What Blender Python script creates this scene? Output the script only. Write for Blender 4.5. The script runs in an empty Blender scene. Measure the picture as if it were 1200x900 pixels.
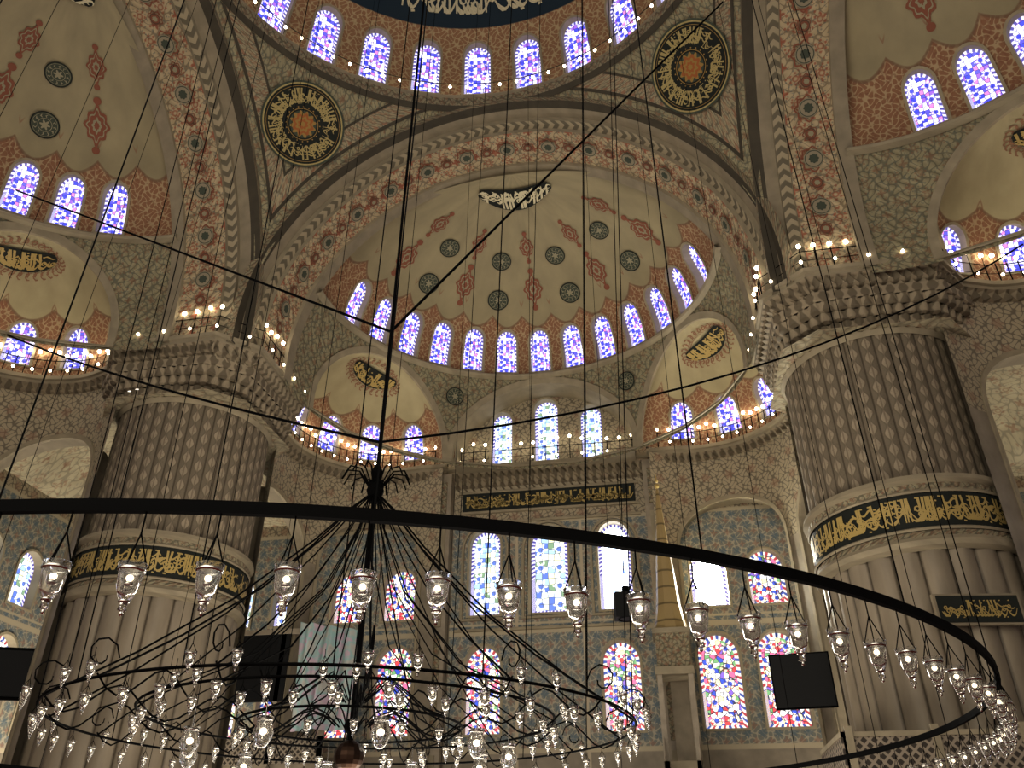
import bpy, bmesh, math, random
from mathutils import Vector, Matrix
from mathutils.geometry import delaunay_2d_cdt
random.seed(7)
sin,cos,pi,sqrt=math.sin,math.cos,math.pi,math.sqrt
D=math.radians
scene=bpy.context.scene
# ------------------------------------------------------------------ materials
def L(c):
    if isinstance(c,(int,float)): c=(c,c,c)
    o=[]
    for x in c:
        x/=255.; o.append(x/12.92 if x<=.04045 else ((x+.055)/1.055)**2.4)
    return (*o,1)
class NB:
    def __init__(s,name,rough=.75,metal=0,spec=.3):
        s.mat=bpy.data.materials.new(name);s.mat.use_nodes=True;s.nt=s.mat.node_tree
        s.b=s.nt.nodes['Principled BSDF'];s.b.inputs['Roughness'].default_value=rough;s.b.inputs['Metallic'].default_value=metal;s.b.inputs['Specular IOR Level'].default_value=spec
        uv=s.nt.nodes.new('ShaderNodeUVMap');s.uv=uv.outputs[0]
        sp=s.nt.nodes.new('ShaderNodeSeparateXYZ');s.nt.links.new(s.uv,sp.inputs[0]);s.u,s.v=sp.outputs[0],sp.outputs[1]
    def put(s,sock,v):
        if isinstance(v,bpy.types.NodeSocket): s.nt.links.new(v,sock)
        else: sock.default_value=v
    def m(s,op,*a):
        n=s.nt.nodes.new('ShaderNodeMath');n.operation=op
        for i,x in enumerate(a): s.put(n.inputs[i],x)
        return n.outputs[0]
    def add(s,a,b): return s.m('ADD',a,b)
    def mul(s,a,b): return s.m('MULTIPLY',a,b)
    def sn(s,a): return s.m('SINE',a)
    def lt(s,x,e,soft):   # 1 where x<e
        n=s.nt.nodes.new('ShaderNodeMapRange');n.clamp=True
        s.put(n.inputs[0],s.m('SUBTRACT',e,x));n.inputs[1].default_value=-soft;n.inputs[2].default_value=soft
        return n.outputs[0]
    def mix(s,f,a,b):
        n=s.nt.nodes.new('ShaderNodeMix');n.data_type='RGBA'
        s.put(n.inputs[0],f);s.put(n.inputs[6],a if not isinstance(a,tuple) or len(a)==4 else L(a));s.put(n.inputs[7],b if not isinstance(b,tuple) or len(b)==4 else L(b))
        return n.outputs[2]
    def vec(s,x,y,z=0.):
        n=s.nt.nodes.new('ShaderNodeCombineXYZ');s.put(n.inputs[0],x);s.put(n.inputs[1],y);s.put(n.inputs[2],z);return n.outputs[0]
    def noise(s,scale,vec=None,detail=3):
        n=s.nt.nodes.new('ShaderNodeTexNoise');n.inputs['Scale'].default_value=scale;n.inputs['Detail'].default_value=detail
        s.nt.links.new(vec or s.uv,n.inputs['Vector']);return n.outputs[0]
    def voro(s,scale,vec=None,feature='F1',rnd=1.):
        n=s.nt.nodes.new('ShaderNodeTexVoronoi');n.feature=feature;n.inputs['Scale'].default_value=scale;n.inputs['Randomness'].default_value=rnd
        s.nt.links.new(vec or s.uv,n.inputs['Vector']);return n
    def ramp(s,f,cols,const=True):
        n=s.nt.nodes.new('ShaderNodeValToRGB');r=n.color_ramp
        if const:r.interpolation='CONSTANT'
        while len(r.elements)<len(cols): r.elements.new(.5)
        for i,(p,c) in enumerate(cols): r.elements[i].position=p
        for i,(p,c) in enumerate(cols): r.elements[i].color=L(c)
        s.nt.links.new(f,n.inputs[0]);return n.outputs[0]
    def cell(s,P,Q=None,off=0.):
        Q=Q or P
        a=s.m('SUBTRACT',s.m('FLOORED_MODULO',s.add(s.u,off*P),P),P/2);b=s.m('SUBTRACT',s.m('FLOORED_MODULO',s.add(s.v,off*Q),Q),Q/2)
        r=s.m('SQRT',s.add(s.mul(a,a),s.mul(b,b)));th=s.m('ARCTAN2',b,a);return a,b,r,th
    def flower(s,P,n,r0,amp,soft,off=0.,Q=None):
        a,b,r,th=s.cell(P,Q,off)
        e=s.add(s.mul(s.m('COSINE',s.mul(th,float(n))),amp),r0)
        return s.lt(r,e,soft),r
    def vines(s,k,width,warp=1.4):
        f=s.add(s.sn(s.add(s.mul(s.u,k),s.mul(s.sn(s.mul(s.v,k*.63)),warp))),s.sn(s.add(s.mul(s.v,k*.93),s.mul(s.sn(s.mul(s.u,k*.57)),warp))))
        return s.lt(s.m('ABSOLUTE',f),width,width*.5),f
    def done(s,col,em=None,bump=None):
        s.put(s.b.inputs['Base Color'],col if not isinstance(col,tuple) or len(col)==4 else L(col))
        if em is not None:
            s.put(s.b.inputs['Emission Color'],col);s.b.inputs['Emission Strength'].default_value=em
        if bump is not None:
            n=s.nt.nodes.new('ShaderNodeBump');n.inputs['Strength'].default_value=.4;n.inputs['Distance'].default_value=.04
            s.nt.links.new(bump,n.inputs['Height']);s.nt.links.new(n.outputs[0],s.b.inputs['Normal'])
        return s.mat
def ornate(name,base,line,fl,leaf,k=7.,P=1.1,fr=.2,lw=.35,lf=.5,var=.3,fs=.7):
    n=NB(name)
    vm,f=n.vines(k,lw)
    col=n.mix(n.mul(vm,.75),base,line)
    vo=n.voro(k*.6).outputs[0]
    col=n.mix(n.mul(n.lt(vo,.3,.08),lf),col,leaf)
    vr=n.voro(k*.33,n.vec(n.add(n.u,3.3),n.v)).outputs[0]
    col=n.mix(n.mul(n.lt(vr,.22,.05),fs*.9),col,fl)
    fm,r=n.flower(P,6,fr,fr*.3,.03)
    fm2,_=n.flower(P,4,fr*.7,fr*.3,.03,.5)
    ring=n.m('SUBTRACT',1.,n.lt(n.m('ABSOLUTE',n.m('SUBTRACT',r,fr*.75)),fr*.13,.02))
    col=n.mix(n.mul(n.mul(fm,ring),fs),col,fl);col=n.mix(n.mul(fm2,fs),col,fl)
    col=n.mix(n.lt(r,fr*.35,.03),col,base)
    nz=n.noise(.55,detail=5)
    col=n.mix(n.mul(n.lt(nz,.5,.2),var),col,(84,76,60))
    return n.done(col,bump=f)
M={}
M['soffit']=ornate('arabesque_soffit',(178,163,134),(116,103,84),(148,82,62),(94,102,102),k=15.,P=.92,fr=.19,lf=.6,fs=.85)
M['border']=ornate('border_ornament',(150,142,118),(86,82,70),(134,94,74),(86,92,90),k=22.,P=.5,fr=.1,lw=.5)
M['pend']=ornate('pendentive_ornament',(152,145,118),(94,94,82),(134,98,76),(94,106,102),k=18.,P=.9,fr=.15,lw=.45,lf=.55,fs=.6)
M['pend2']=ornate('pendentive_border',(164,154,128),(98,96,84),(146,98,76),(90,98,98),k=20.,P=.6,fr=.13,lw=.4)
def plain(name,c,c2=None,rough=.7,scale=1.5,metal=0,bump=0,spec=.3):
    n=NB(name,rough,metal,spec);c2=c2 or tuple(x*.8 for x in c)
    nz=n.noise(scale,detail=5)
    return n.done(n.mix(n.lt(nz,.5,.3),c,c2),bump=nz if bump else None)
M['stone']=plain('grey_stone',(148,138,118))
M['stone2']=plain('pale_moulding',(160,150,128))
M['dark']=plain('dark_line',(78,72,60))
M['marble']=plain('grey_marble',(158,148,132),(124,115,101),.45,2.)
M['black']=plain('black_iron',(9,9,9),rough=.8,spec=.05)
M['cream']=plain('cream_calligraphy',(216,208,176))
M['cream2']=plain('aged_cream',(160,154,128))
M['gold']=plain('gold_leaf',(184,164,106),(148,128,78),.5,6.)
M['golddim']=plain('aged_gold',(166,138,80),(130,106,60),.6,6.)
M['goldtext']=plain('gold_text',(176,162,114),(148,134,90),.6,6.)
M['tblack']=plain('calligraphy_ground',(36,40,35))
M['red']=plain('red_ornament',(144,92,72),(116,76,60),.8,9.)
M['redsoft']=plain('soft_red_sprig',(148,114,90),(138,108,86),.8,9.)
M['orange']=plain('orange_ornament',(170,108,62),(134,84,52),.8,9.)
M['green']=plain('roundel_ground',(80,86,74),(64,70,60),.8,9.)
M['frame']=plain('window_plaster',(172,162,138))
M['carpet']=plain('red_carpet',(120,40,34),(90,34,30),.95,4.)
n=NB('chevron_band');a=n.m('FLOORED_MODULO',n.add(n.mul(n.u,2.2),n.mul(n.m('ABSOLUTE',n.m('SUBTRACT',n.v,.2)),2.)),1.)
M['chev']=n.done(n.mix(n.lt(a,.5,.06),(154,144,122),(104,97,82)))
def plasterband(name,base1,base2,per,e0,amp):
    n=NB(name);base=n.mix(n.lt(n.noise(.8,detail=4),.5,.3),base1,base2)
    vm,f=n.vines(19.,.5);rb=n.mix(vm,(140,104,80),(168,148,118));rb=n.mix(n.mul(n.lt(n.voro(9.).outputs[0],.3,.05),.5),rb,(118,84,66))
    edge=n.add(n.mul(n.m('ABSOLUTE',n.m('COSINE',n.mul(n.u,pi/per))),-amp),e0)
    col=n.mix(n.lt(n.v,edge,.08),base,rb)
    col=n.mix(n.mul(n.lt(n.m('ABSOLUTE',n.m('SUBTRACT',n.v,edge)),.06,.03),.6),col,(108,80,64))
    tn=n.mul(n.lt(n.m('ABSOLUTE',n.m('SUBTRACT',n.m('ABSOLUTE',n.m('SUBTRACT',n.m('FLOORED_MODULO',n.u,per),per/2)),n.mul(n.sn(n.mul(n.v,5.)),.12))),.035,.02),n.lt(n.v,e0+.7,.1))
    return n.done(n.mix(n.mul(tn,.6),col,(132,92,72)))
M['semi']=plasterband('semi_dome_plaster',(158,148,119),(136,128,104),1.809,3.25,.55)
M['exed']=plasterband('exedra_plaster',(178,169,138),(156,148,119),2.37,2.9,.6)
M['vault']=ornate('side_vault_plaster',(180,171,145),(140,133,114),(144,110,88),(122,124,116),k=12.,P=1.3,fr=.2,lf=.3,fs=.6)
n=NB('central_dome_paint');vm,f=n.vines(17.,.5);rb=n.mix(vm,(150,116,88),(178,160,126));rb=n.mix(n.mul(n.lt(n.voro(8.).outputs[0],.3,.05),.5),rb,(126,90,70))
col=n.mix(n.lt(n.v,4.1,.03),(34,50,62),rb);up=n.mix(n.vines(9.,.5)[0],(52,66,76),(150,130,110))
col=n.mix(n.lt(n.v,7.2,.03),up,col);M['dome']=n.done(col)
n=NB('painted_flutes')
a=n.m('FLOORED_MODULO',n.u,1.);b=n.m('FLOORED_MODULO',n.add(n.v,n.mul(n.m('FLOOR',n.u),.28)),.56)
da=n.m('ABSOLUTE',n.m('SUBTRACT',a,.5));
leaf=n.lt(da,n.add(n.mul(n.sn(n.mul(b,2*pi/.56)),.13),.2),.07)
c=n.mix(leaf,(118,109,94),(154,143,124));c=n.mix(n.mul(n.lt(n.m('ABSOLUTE',n.m('SUBTRACT',da,n.add(n.mul(n.sn(n.mul(b,2*pi/.56)),.13),.2))),.05,.02),.6),c,(90,81,68));c=n.mix(n.mul(n.lt(da,.05,.02),.6),c,(104,94,80))
vv_=n.lt(n.voro(5.,n.vec(n.u,n.mul(n.v,2.2))).outputs[0],.25,.06);c=n.mix(n.mul(vv_,.3),c,(98,87,72))
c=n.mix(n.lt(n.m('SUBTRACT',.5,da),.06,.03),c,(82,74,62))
M['flute']=n.done(n.mix(n.mul(n.lt(n.noise(1.1,n.vec(n.mul(n.u,.5),n.v),4),.5,.2),.25),c,(94,85,71)))
n=NB('ribbed_marble',.5);nz=n.noise(1.4,n.vec(n.u,n.mul(n.v,.3)),5)
da=n.m('ABSOLUTE',n.m('SUBTRACT',n.m('FLOORED_MODULO',n.u,1.),.5))
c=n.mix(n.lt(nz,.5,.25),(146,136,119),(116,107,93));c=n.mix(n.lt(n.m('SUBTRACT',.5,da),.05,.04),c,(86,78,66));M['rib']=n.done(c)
def wallmat(name,ztile,frames):
    n=NB(name,.55)
    fm,r=n.flower(.6,8,.15,.05,.03);fm2,_=n.flower(.6,4,.11,.04,.03,.5)
    t=n.mix(n.vines(19.,.5)[0],(120,122,115),(160,154,138));t=n.mix(n.mul(fm,.65),t,(82,102,116));t=n.mix(n.mul(fm2,.55),t,(140,102,84))
    p=n.mix(n.vines(19.,.45)[0],(160,150,128),(112,104,90));p=n.mix(n.mul(n.flower(1.1,6,.2,.06,.03)[0],.5),p,(134,102,84))
    mb=n.mix(n.lt(n.noise(1.2,detail=5),.5,.25),(150,141,125),(118,110,97))
    if frames:
        c=n.mix(n.lt(n.v,16.7,.02),p,t);c=n.mix(n.lt(n.v,6.4,.02),c,mb)
        for zz,w in ((16.75,.09),(11.45,.12),(6.4,.1),(18.6,.08),(11.8,.05)): c=n.mix(n.lt(n.m('ABSOLUTE',n.m('SUBTRACT',n.v,zz)),w,.02),c,(170,160,138))
        fu=n.m('ABSOLUTE',n.m('SUBTRACT',n.m('ABSOLUTE',n.u),1.55));c=n.mix(n.mul(n.lt(fu,.07,.02),n.lt(n.v,16.7,.02)),c,(172,161,140))
    else:
        c=n.mix(n.lt(n.v,ztile,.02),p,mb)
    return n.done(c)
M['wall']=wallmat('qibla_wall_tiles',0,True);M['wallo']=wallmat('exedra_wall_paint',14.4,False)
n=NB('carved_cornice');b=n.m('FLOORED_MODULO',n.mul(n.u,2.6),1.)
c=n.mix(n.lt(n.m('ABSOLUTE',n.m('SUBTRACT',b,.5)),n.add(n.mul(n.sn(n.mul(n.v,13.)),.12),.25),.05),(108,99,83),(148,137,117));M['corn']=n.done(c)
n=NB('marble_lattice');a1=n.m('FLOORED_MODULO',n.mul(n.add(n.u,n.v),4.),1.);a2=n.m('FLOORED_MODULO',n.mul(n.m('SUBTRACT',n.u,n.v),4.),1.)
k=n.m('MAXIMUM',n.lt(n.m('ABSOLUTE',n.m('SUBTRACT',a1,.5)),.18,.04),n.lt(n.m('ABSOLUTE',n.m('SUBTRACT',a2,.5)),.18,.04))
M['lattice']=n.done(n.mix(k,(62,56,50),(142,132,118)))
def glass(name,cols,lead,scale,strength,rnd=.35,white=None,fl=.5):
    n=NB(name,.3)
    vo=n.voro(scale,None,'F1',rnd)
    sp=n.nt.nodes.new('ShaderNodeSeparateColor');n.nt.links.new(vo.outputs['Color'],sp.inputs[0])
    c=n.ramp(sp.outputs[0],cols)
    fm,r=n.flower(fl,6,fl*.28,fl*.1,.02,.0,fl)
    c=n.mix(n.mul(fm,.8),c,white or (236,232,250));c=n.mix(n.lt(r,fl*.15,.015),c,cols[1][1])
    ed=n.voro(scale,None,'DISTANCE_TO_EDGE',rnd).outputs[0]
    c=n.mix(n.lt(ed,.05,.03),c,lead)
    n.put(n.b.inputs['Base Color'],(0.02,.02,.03,1));n.put(n.b.inputs['Emission Color'],c);n.b.inputs['Emission Strength'].default_value=strength
    return n.mat
M['g_violet']=glass('stained_glass_violet',[(0,(206,204,250)),(.24,(66,72,192)),(.44,(142,96,200)),(.56,(240,234,252)),(.72,(92,88,208)),(.88,(190,124,182))],(52,50,104),7.,1.6,white=(228,220,250))
M['g_blue']=glass('stained_glass_blue',[(0,(222,232,246)),(.25,(92,116,196)),(.42,(246,244,226)),(.6,(160,190,220)),(.75,(232,226,184)),(.88,(120,146,116))],(84,92,104),6.,1.7,white=(246,246,238))
M['g_multi']=glass('stained_glass_multicolour',[(0,(236,234,228)),(.22,(60,84,180)),(.36,(194,70,74)),(.48,(236,224,166)),(.6,(112,158,108)),(.7,(244,242,246)),(.84,(210,106,142)),(.93,(128,98,184))],(52,48,58),9.,1.7,.8,white=(248,232,200),fl=.42)
M['g_sun']=glass('stained_glass_sunlit',[(0,(255,255,250)),(.3,(255,252,225)),(.5,(250,250,240)),(.8,(255,250,210))],(250,240,200),6.,140.)
M['g_bright']=glass('stained_glass_bright',[(0,(240,246,255)),(.25,(130,156,236)),(.42,(255,255,250)),(.6,(200,220,250)),(.8,(250,246,215))],(170,176,190),6.,10.)
n=NB('glass_border',.3);sp=n.m('FLOORED_MODULO',n.mul(n.u,5.),1.)
c=n.mix(n.lt(sp,.5,.06),(226,220,240),(92,86,160));n.put(n.b.inputs['Base Color'],(0.02,.02,.03,1));n.put(n.b.inputs['Emission Color'],c);n.b.inputs['Emission Strength'].default_value=1.25;M['gborder']=n.mat
n=NB('glass_border_warm',.3);sp=n.m('FLOORED_MODULO',n.mul(n.u,4.),1.)
c=n.mix(n.lt(sp,.5,.06),(236,230,214),n.mix(n.lt(n.m('FLOORED_MODULO',n.mul(n.u,2.),1.),.5,.02),(176,70,74),(70,90,160)));n.put(n.b.inputs['Base Color'],(0.02,.02,.03,1));n.put(n.b.inputs['Emission Color'],c);n.b.inputs['Emission Strength'].default_value=1.25;M['gborder2']=n.mat
n=NB('lamp_bulb');M['bulb']=n.done(L((255,240,212)),em=15.)
n=NB('lamp_filament');M['fil']=n.done(L((255,238,208)),em=2.2)
n=NB('lamp_glass',.03);n.b.inputs['Transmission Weight'].default_value=.96;n.b.inputs['IOR'].default_value=1.3
M['lglass']=n.done(L((240,240,238)))
n=NB('chrome',.25,1.);M['chrome']=n.done(L((190,188,184)))
n=NB('bronze',.35,.8);M['bronze']=n.done(L((60,44,34)))
n=NB('screen_black',.6);M['screen']=n.done(L((10,11,13)))
n=NB('spire_gilding',.55);M['spire']=n.done(n.mix(n.lt(n.m('FLOORED_MODULO',n.mul(n.v,1.4),1.),.12,.03),(148,130,92),(104,90,62)))
n=NB('translucent_sheet',.3);M['sheet']=n.done(n.ramp(n.noise(1.6),[(0,(96,98,100)),(.4,(168,168,164)),(.5,(140,172,172)),(.58,(178,156,172)),(.7,(172,172,168))],False))  # cyan and pink tints paint an iridescent sheen into the colour
# ------------------------------------------------------------------ mesh helpers
def mesh(name,verts,faces,mats,midx=None,uvs=None,smooth=False):
    me=bpy.data.meshes.new(name);me.from_pydata([tuple(v) for v in verts],[],faces)
    for m in mats: me.materials.append(M[m])
    if midx: me.polygons.foreach_set('material_index',midx)
    ul=me.uv_layers.new(name='UVMap')
    if uvs:
        for lp in me.loops: ul.data[lp.index].uv=uvs[lp.vertex_index]
    if smooth: me.polygons.foreach_set('use_smooth',[True]*len(me.polygons))
    me.update();return me
def obj(name,data,parent=None,rot=0.,loc=(0,0,0)):
    o=bpy.data.objects.new(name,data);scene.collection.objects.link(o)
    o.location=loc;o.rotation_euler[2]=rot
    if parent:o.parent=parent
    return o
def empty(name,rot=0.,loc=(0,0,0)):
    e=obj(name,None,None,rot,loc);e.empty_display_size=.5;return e
class MB:
    def __init__(s,mats): s.v=[];s.f=[];s.mi=[];s.uv=[];s.mats=mats
    def grid(s,rows,uvrows,mi=0,close=False):
        o=len(s.v);w=len(rows[0])
        for r,q in zip(rows,uvrows): s.v+=r;s.uv+=q
        for i in range(len(rows)-1):
            for j in range(w-1+(1 if close else 0)):
                a=o+i*w+j;b=o+i*w+(j+1)%w;s.f.append((a,b,b+w,a+w));s.mi.append(mi)
    def poly(s,pts,uvs=None,mi=0):
        o=len(s.v);s.v+=pts;s.uv+=uvs or [(p[0],p[2]) for p in pts];s.f.append(tuple(range(o,o+len(pts))));s.mi.append(mi)
    def fan(s,pts,c,uvs,cuv,mi=0):
        o=len(s.v);s.v+=pts+[c];s.uv+=uvs+[cuv];k=len(pts)
        for i in range(k): s.f.append((o+i,o+(i+1)%k,o+k));s.mi.append(mi)
    def box(s,x0,x1,y0,y1,z0,z1,mi=0):
        o=len(s.v)
        for z in (z0,z1):
            for x,y in ((x0,y0),(x1,y0),(x1,y1),(x0,y1)): s.v.append((x,y,z));s.uv.append((x+y,z))
        for q in ((0,1,2,3),(4,5,6,7),(0,1,5,4),(1,2,6,5),(2,3,7,6),(3,0,4,7)): s.f.append(tuple(o+i for i in q));s.mi.append(mi)
    def tube(s,pts,r,n=5,mi=0,close=False):
        pts=[Vector(p) for p in pts];rows=[];uv=[];k=len(pts)
        for i,p in enumerate(pts):
            a=pts[(i-1)%k] if (close or i>0) else p;b=pts[(i+1)%k] if (close or i<k-1) else p
            t=(b-a).normalized();up=Vector((0,0,1)) if abs(t.z)<.95 else Vector((1,0,0))
            e1=t.cross(up).normalized();e2=e1.cross(t)
            rr=r[i] if isinstance(r,(list,tuple)) else r
            rows.append([tuple(p+e1*rr*cos(2*pi*j/n)+e2*rr*sin(2*pi*j/n)) for j in range(n)]);uv.append([(j/n,i) for j in range(n)])
        if close: rows.append(rows[0]);uv.append(uv[0])
        s.grid(rows,uv,mi,True)
    def rev(s,prof,c=(0,0,0),n=12,mi=0,a0=0,a1=2*pi):
        rows=[];uv=[]
        cl=abs(a1-a0-2*pi)<1e-6
        for i,(r,z) in enumerate(prof):
            rows.append([(c[0]+r*cos(a0+(a1-a0)*j/n),c[1]+r*sin(a0+(a1-a0)*j/n),c[2]+z) for j in range(n if cl else n+1)])
            uv.append([(j/n*max(r,.1)*(a1-a0),z) for j in range(n if cl else n+1)])
        s.grid(rows,uv,mi,cl)
    def ball(s,c,r,mi=0,n=6):
        s.rev([(r*sin(pi*i/n),-r*cos(pi*i/n)) for i in range(n+1)],c,n+2,mi)
    def mesh(s,name,smooth=False): return mesh(name,s.v,s.f,s.mats,s.mi,s.uv,smooth)
def inpoly(x,y,P):
    c=False;j=len(P)-1
    for i in range(len(P)):
        if (P[i][1]>y)!=(P[j][1]>y) and x<(P[j][0]-P[i][0])*(y-P[i][1])/(P[j][1]-P[i][1])+P[i][0]: c=not c
        j=i
    return c
def sheet(name,rect,holes,step,mp,mat,smooth=True):
    s0,s1,t0,t1=rect;vs=[];ed=[]
    ns=max(2,int((s1-s0)/step));nt_=max(2,int((t1-t0)/step))
    b=[(s0+(s1-s0)*i/ns,t0) for i in range(ns)]+[(s1,t0+(t1-t0)*i/nt_) for i in range(nt_)]+[(s1-(s1-s0)*i/ns,t1) for i in range(ns)]+[(s0,t1-(t1-t0)*i/nt_) for i in range(nt_)]
    for P in [b]+holes:
        o=len(vs);vs+=[Vector(p) for p in P];ed+=[(o+i,o+(i+1)%len(P)) for i in range(len(P))]
    for i in range(1,ns):
        for j in range(1,nt_): vs.append(Vector((s0+(s1-s0)*i/ns,t0+(t1-t0)*j/nt_)))
    R=delaunay_2d_cdt(vs,ed,[],0,1e-5);V=R[0];F=[]
    bbs=[(min(p[0] for p in P),max(p[0] for p in P),min(p[1] for p in P),max(p[1] for p in P)) for P in holes]
    for f in R[2]:
        cx=sum(V[i].x for i in f)/3;cy=sum(V[i].y for i in f)/3
        if not (s0<cx<s1 and t0<cy<t1): continue
        if any(bb[0]<cx<bb[1] and bb[2]<cy<bb[3] and inpoly(cx,cy,P) for bb,P in zip(bbs,holes)): continue
        F.append(tuple(f))
    used={};vv=[];uvv=[];F2=[]
    for f in F:
        g=[]
        for i in f:
            if i not in used: used[i]=len(vv);vv.append(mp(V[i].x,V[i].y,0));uvv.append((V[i].x,V[i].y))
            g.append(used[i])
        F2.append(tuple(g))
    return mesh(name,vv,F2,[mat],None,uvv,smooth)
def arch(cx,t0,w,h,n=12,el=None):
    hw=w/2;rise=el if el else hw*1.12;ts=t0+h-rise
    P=[(cx-hw,t0),(cx-hw*.33,t0),(cx+hw*.33,t0),(cx+hw,t0),(cx+hw,(t0+ts)/2)]
    for i in range(n+1):
        a=pi*i/n;P.append((cx+hw*cos(a),ts+rise*sin(a)))
    P.append((cx-hw,(t0+ts)/2));return P
def window(name,cx,t0,w,h,mp,depth,g):
    P=arch(cx,t0,w,h);O=arch(cx,t0-.1,w+.22,h+.21);I=arch(cx,t0+.1*w,w*.8,h-.2*w)
    b=MB(['frame','gborder2' if g=='g_multi' else 'gborder',g]);uv=lambda Q:[((x-cx)/w,(y-t0)/w) for x,y in Q]
    r0=[mp(x,y,-.02) for x,y in O];r1=[mp(x,y,-.05) for x,y in O];r2=[mp(x,y,-.05) for x,y in P];r3=[mp(x,y,depth) for x,y in P];r4=[mp(x,y,depth) for x,y in I]
    b.grid([r0,r1,r2,r3],[uv(O),uv(O),uv(P),uv(P)],0,True)
    acc=0;pu=[]
    for i in range(len(P)):
        pu.append(acc);a=P[i];c=P[(i+1)%len(P)];acc+=math.dist(a,c)
    b.grid([r3,r4],[[(q,0) for q in pu],[(q,1) for q in pu]],1,True)
    c=(cx,t0+h*.5);b.fan(r4,mp(c[0],c[1],depth),uv(I),(0,(c[1]-t0)/w),2)
    return b.mesh(name)
def band(Po,Pi,mp,d,mat,name):
    b=MB([mat]);ou=[];acc=0
    for i in range(len(Po)): ou.append(acc);acc+=math.dist(Po[i],Po[(i+1)%len(Po)])
    b.grid([[mp(x,y,-.0) for x,y in Po],[mp(x,y,-d) for x,y in Po],[mp(x,y,-d) for x,y in Pi],[mp(x,y,.05) for x,y in Pi]],[[(q,z) for q in ou] for z in (0,.05,.4,.45)],0,True)
    return b.mesh(name)
def calli(W,seed,dens=1.,wk=1.):
    rd=random.Random(seed);S=[];x=.15
    while x<W-.1:
        k=rd.random()
        if k<.38:
            s=rd.uniform(-.06,.06);S.append(([(x+s,.92),(x+s*.4,.6),(x,.14)],[.05,.045,.02]))
        if k>.25 and k<.7:
            r=rd.uniform(.16,.26);S.append(([(x-r+2*r*i/8,.38-.28*sin(pi*i/8)+.12*(i/8)) for i in range(9)],[.015,.03,.045,.055,.055,.045,.035,.025,.02]))
        if k>.6:
            y=rd.uniform(.35,.75);l=rd.uniform(.3,.55);S.append(([(x-l/2+l*i/8,y+.07*sin(2*pi*i/8)) for i in range(9)],[.02,.035,.045,.04,.03,.035,.045,.035,.015]))
        if rd.random()<.5:
            y=rd.uniform(.3,.6);S.append(([(x+.07*cos(a*pi/4),y+.08*sin(a*pi/4)) for a in range(9)],[.03]*9))
        if rd.random()<.6:
            y=rd.choice([.08,.75,.88,.5]);xx=x+rd.uniform(-.1,.1);S.append(([(xx-.04,y),(xx+.04,y+.02)],[.035,.035]))
        x+=rd.uniform(.11,.2)/dens
    return [(p,[q*wk for q in w]) for p,w in S]
def ribbons(b,S,mp,mi=0):
    for pts,w in S:
        rows=[]
        for i,p in enumerate(pts):
            a=pts[max(i-1,0)];c=pts[min(i+1,len(pts)-1)];dx,dy=c[0]-a[0],c[1]-a[1];l=math.hypot(dx,dy) or 1;nx,ny=-dy/l,dx/l
            k=w[i]*(.6+.6*abs(nx*.7+ny*.7))
            rows.append([mp(p[0]-nx*k,p[1]-ny*k),mp(p[0]+nx*k,p[1]+ny*k)])
        b.grid(rows,[[(0,i),(1,i)] for i in range(len(rows))],mi)
# ------------------------------------------------------------------ constants of the building
CY=13.08;ARC=(10.2,20.54);Wq=23.44
def sdmap(s,t,d):
    ph=s/8.8;ps=min(t/6.,pi/2);r=(8.8+d)*cos(ps);return (r*sin(ph),CY+r*cos(ph),24.2+(5.6+d)*sin(ps))
def shellmap(s,z,d):
    ph=s/9.2;r=sqrt(max(9.6**2-(z-20.4)**2,1))+d
    return (r*sin(ph),CY+r*cos(ph),z)
MX,MY,MA=7.3,18.3,D(53.7)
def exmap(sg):
    def f(s,t,d):
        ph=MA+s/4.55;ps=min(t/4.3,pi/2);r=(4.6+d)*cos(ps);return (sg*(MX+r*sin(ph)),MY+r*cos(ph),20.+(4.25+d)*sin(ps))
    return f
def exlow(sg):
    def f(s,t,d):
        ph=MA+s/4.55;r=4.55+d;return (sg*(MX+r*sin(ph)),MY+r*cos(ph),t)
    return f
def wmap(s,t,d): return (s,Wq+d,t)
# ------------------------------------------------------------------ one side of the hall (rotated for the others)
side=[]
win=[(k*D(11.776)*8.8,.22,1.05,2.35) for k in range(-6,7)]
side.append(('semi_dome','shell',sheet('semi_dome_shell',(-pi/2*8.8,pi/2*8.8,0,pi/2*6-.02),[arch(*w) for w in win],.55,sdmap,'semi')))
for i,w in enumerate(win): side.append(('semi_dome','window_%d'%(i+1),window('semi_dome_window',*w,sdmap,.35,'g_violet')))
ex_c=MA*9.2
tyA=arch(0,19.4,9.0,4.35,24,4.0);exh=[arch(sg*ex_c,19.4,7.3,4.4,24,4.1) for sg in (-1,1)]
side.append(('semi_dome','ring_wall',sheet('semi_dome_ring_wall',(-pi/2*9.2,pi/2*9.2,19.2,24.2),[tyA]+exh,.5,shellmap,'pend')))
side.append(('semi_dome','tympanum_archivolt',band(arch(0,19.3,9.6,4.75,24,4.3),tyA,shellmap,.08,'stone2','archivolt')))
for sg,q in zip((-1,1),exh): side.append(('semi_dome','exedra_archivolt',band(arch(sg*ex_c,19.3,7.9,4.8,24,4.4),q,shellmap,.08,'stone2','archivolt')))
b=MB(['stone2','dark']);
def arcrev(b,prof,mi=0,n=64,C=(0,CY),a0=-90,a1=90):
    rows=[];uv=[]
    for i,(r,z) in enumerate(prof):
        rows.append([(C[0]+r*sin(D(a0+(a1-a0)*j/n)),C[1]+r*cos(D(a0+(a1-a0)*j/n)),z) for j in range(n+1)]);uv.append([(r*D(a0+(a1-a0)*j/n),z) for j in range(n+1)])
    b.grid(rows,uv,mi)
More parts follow.
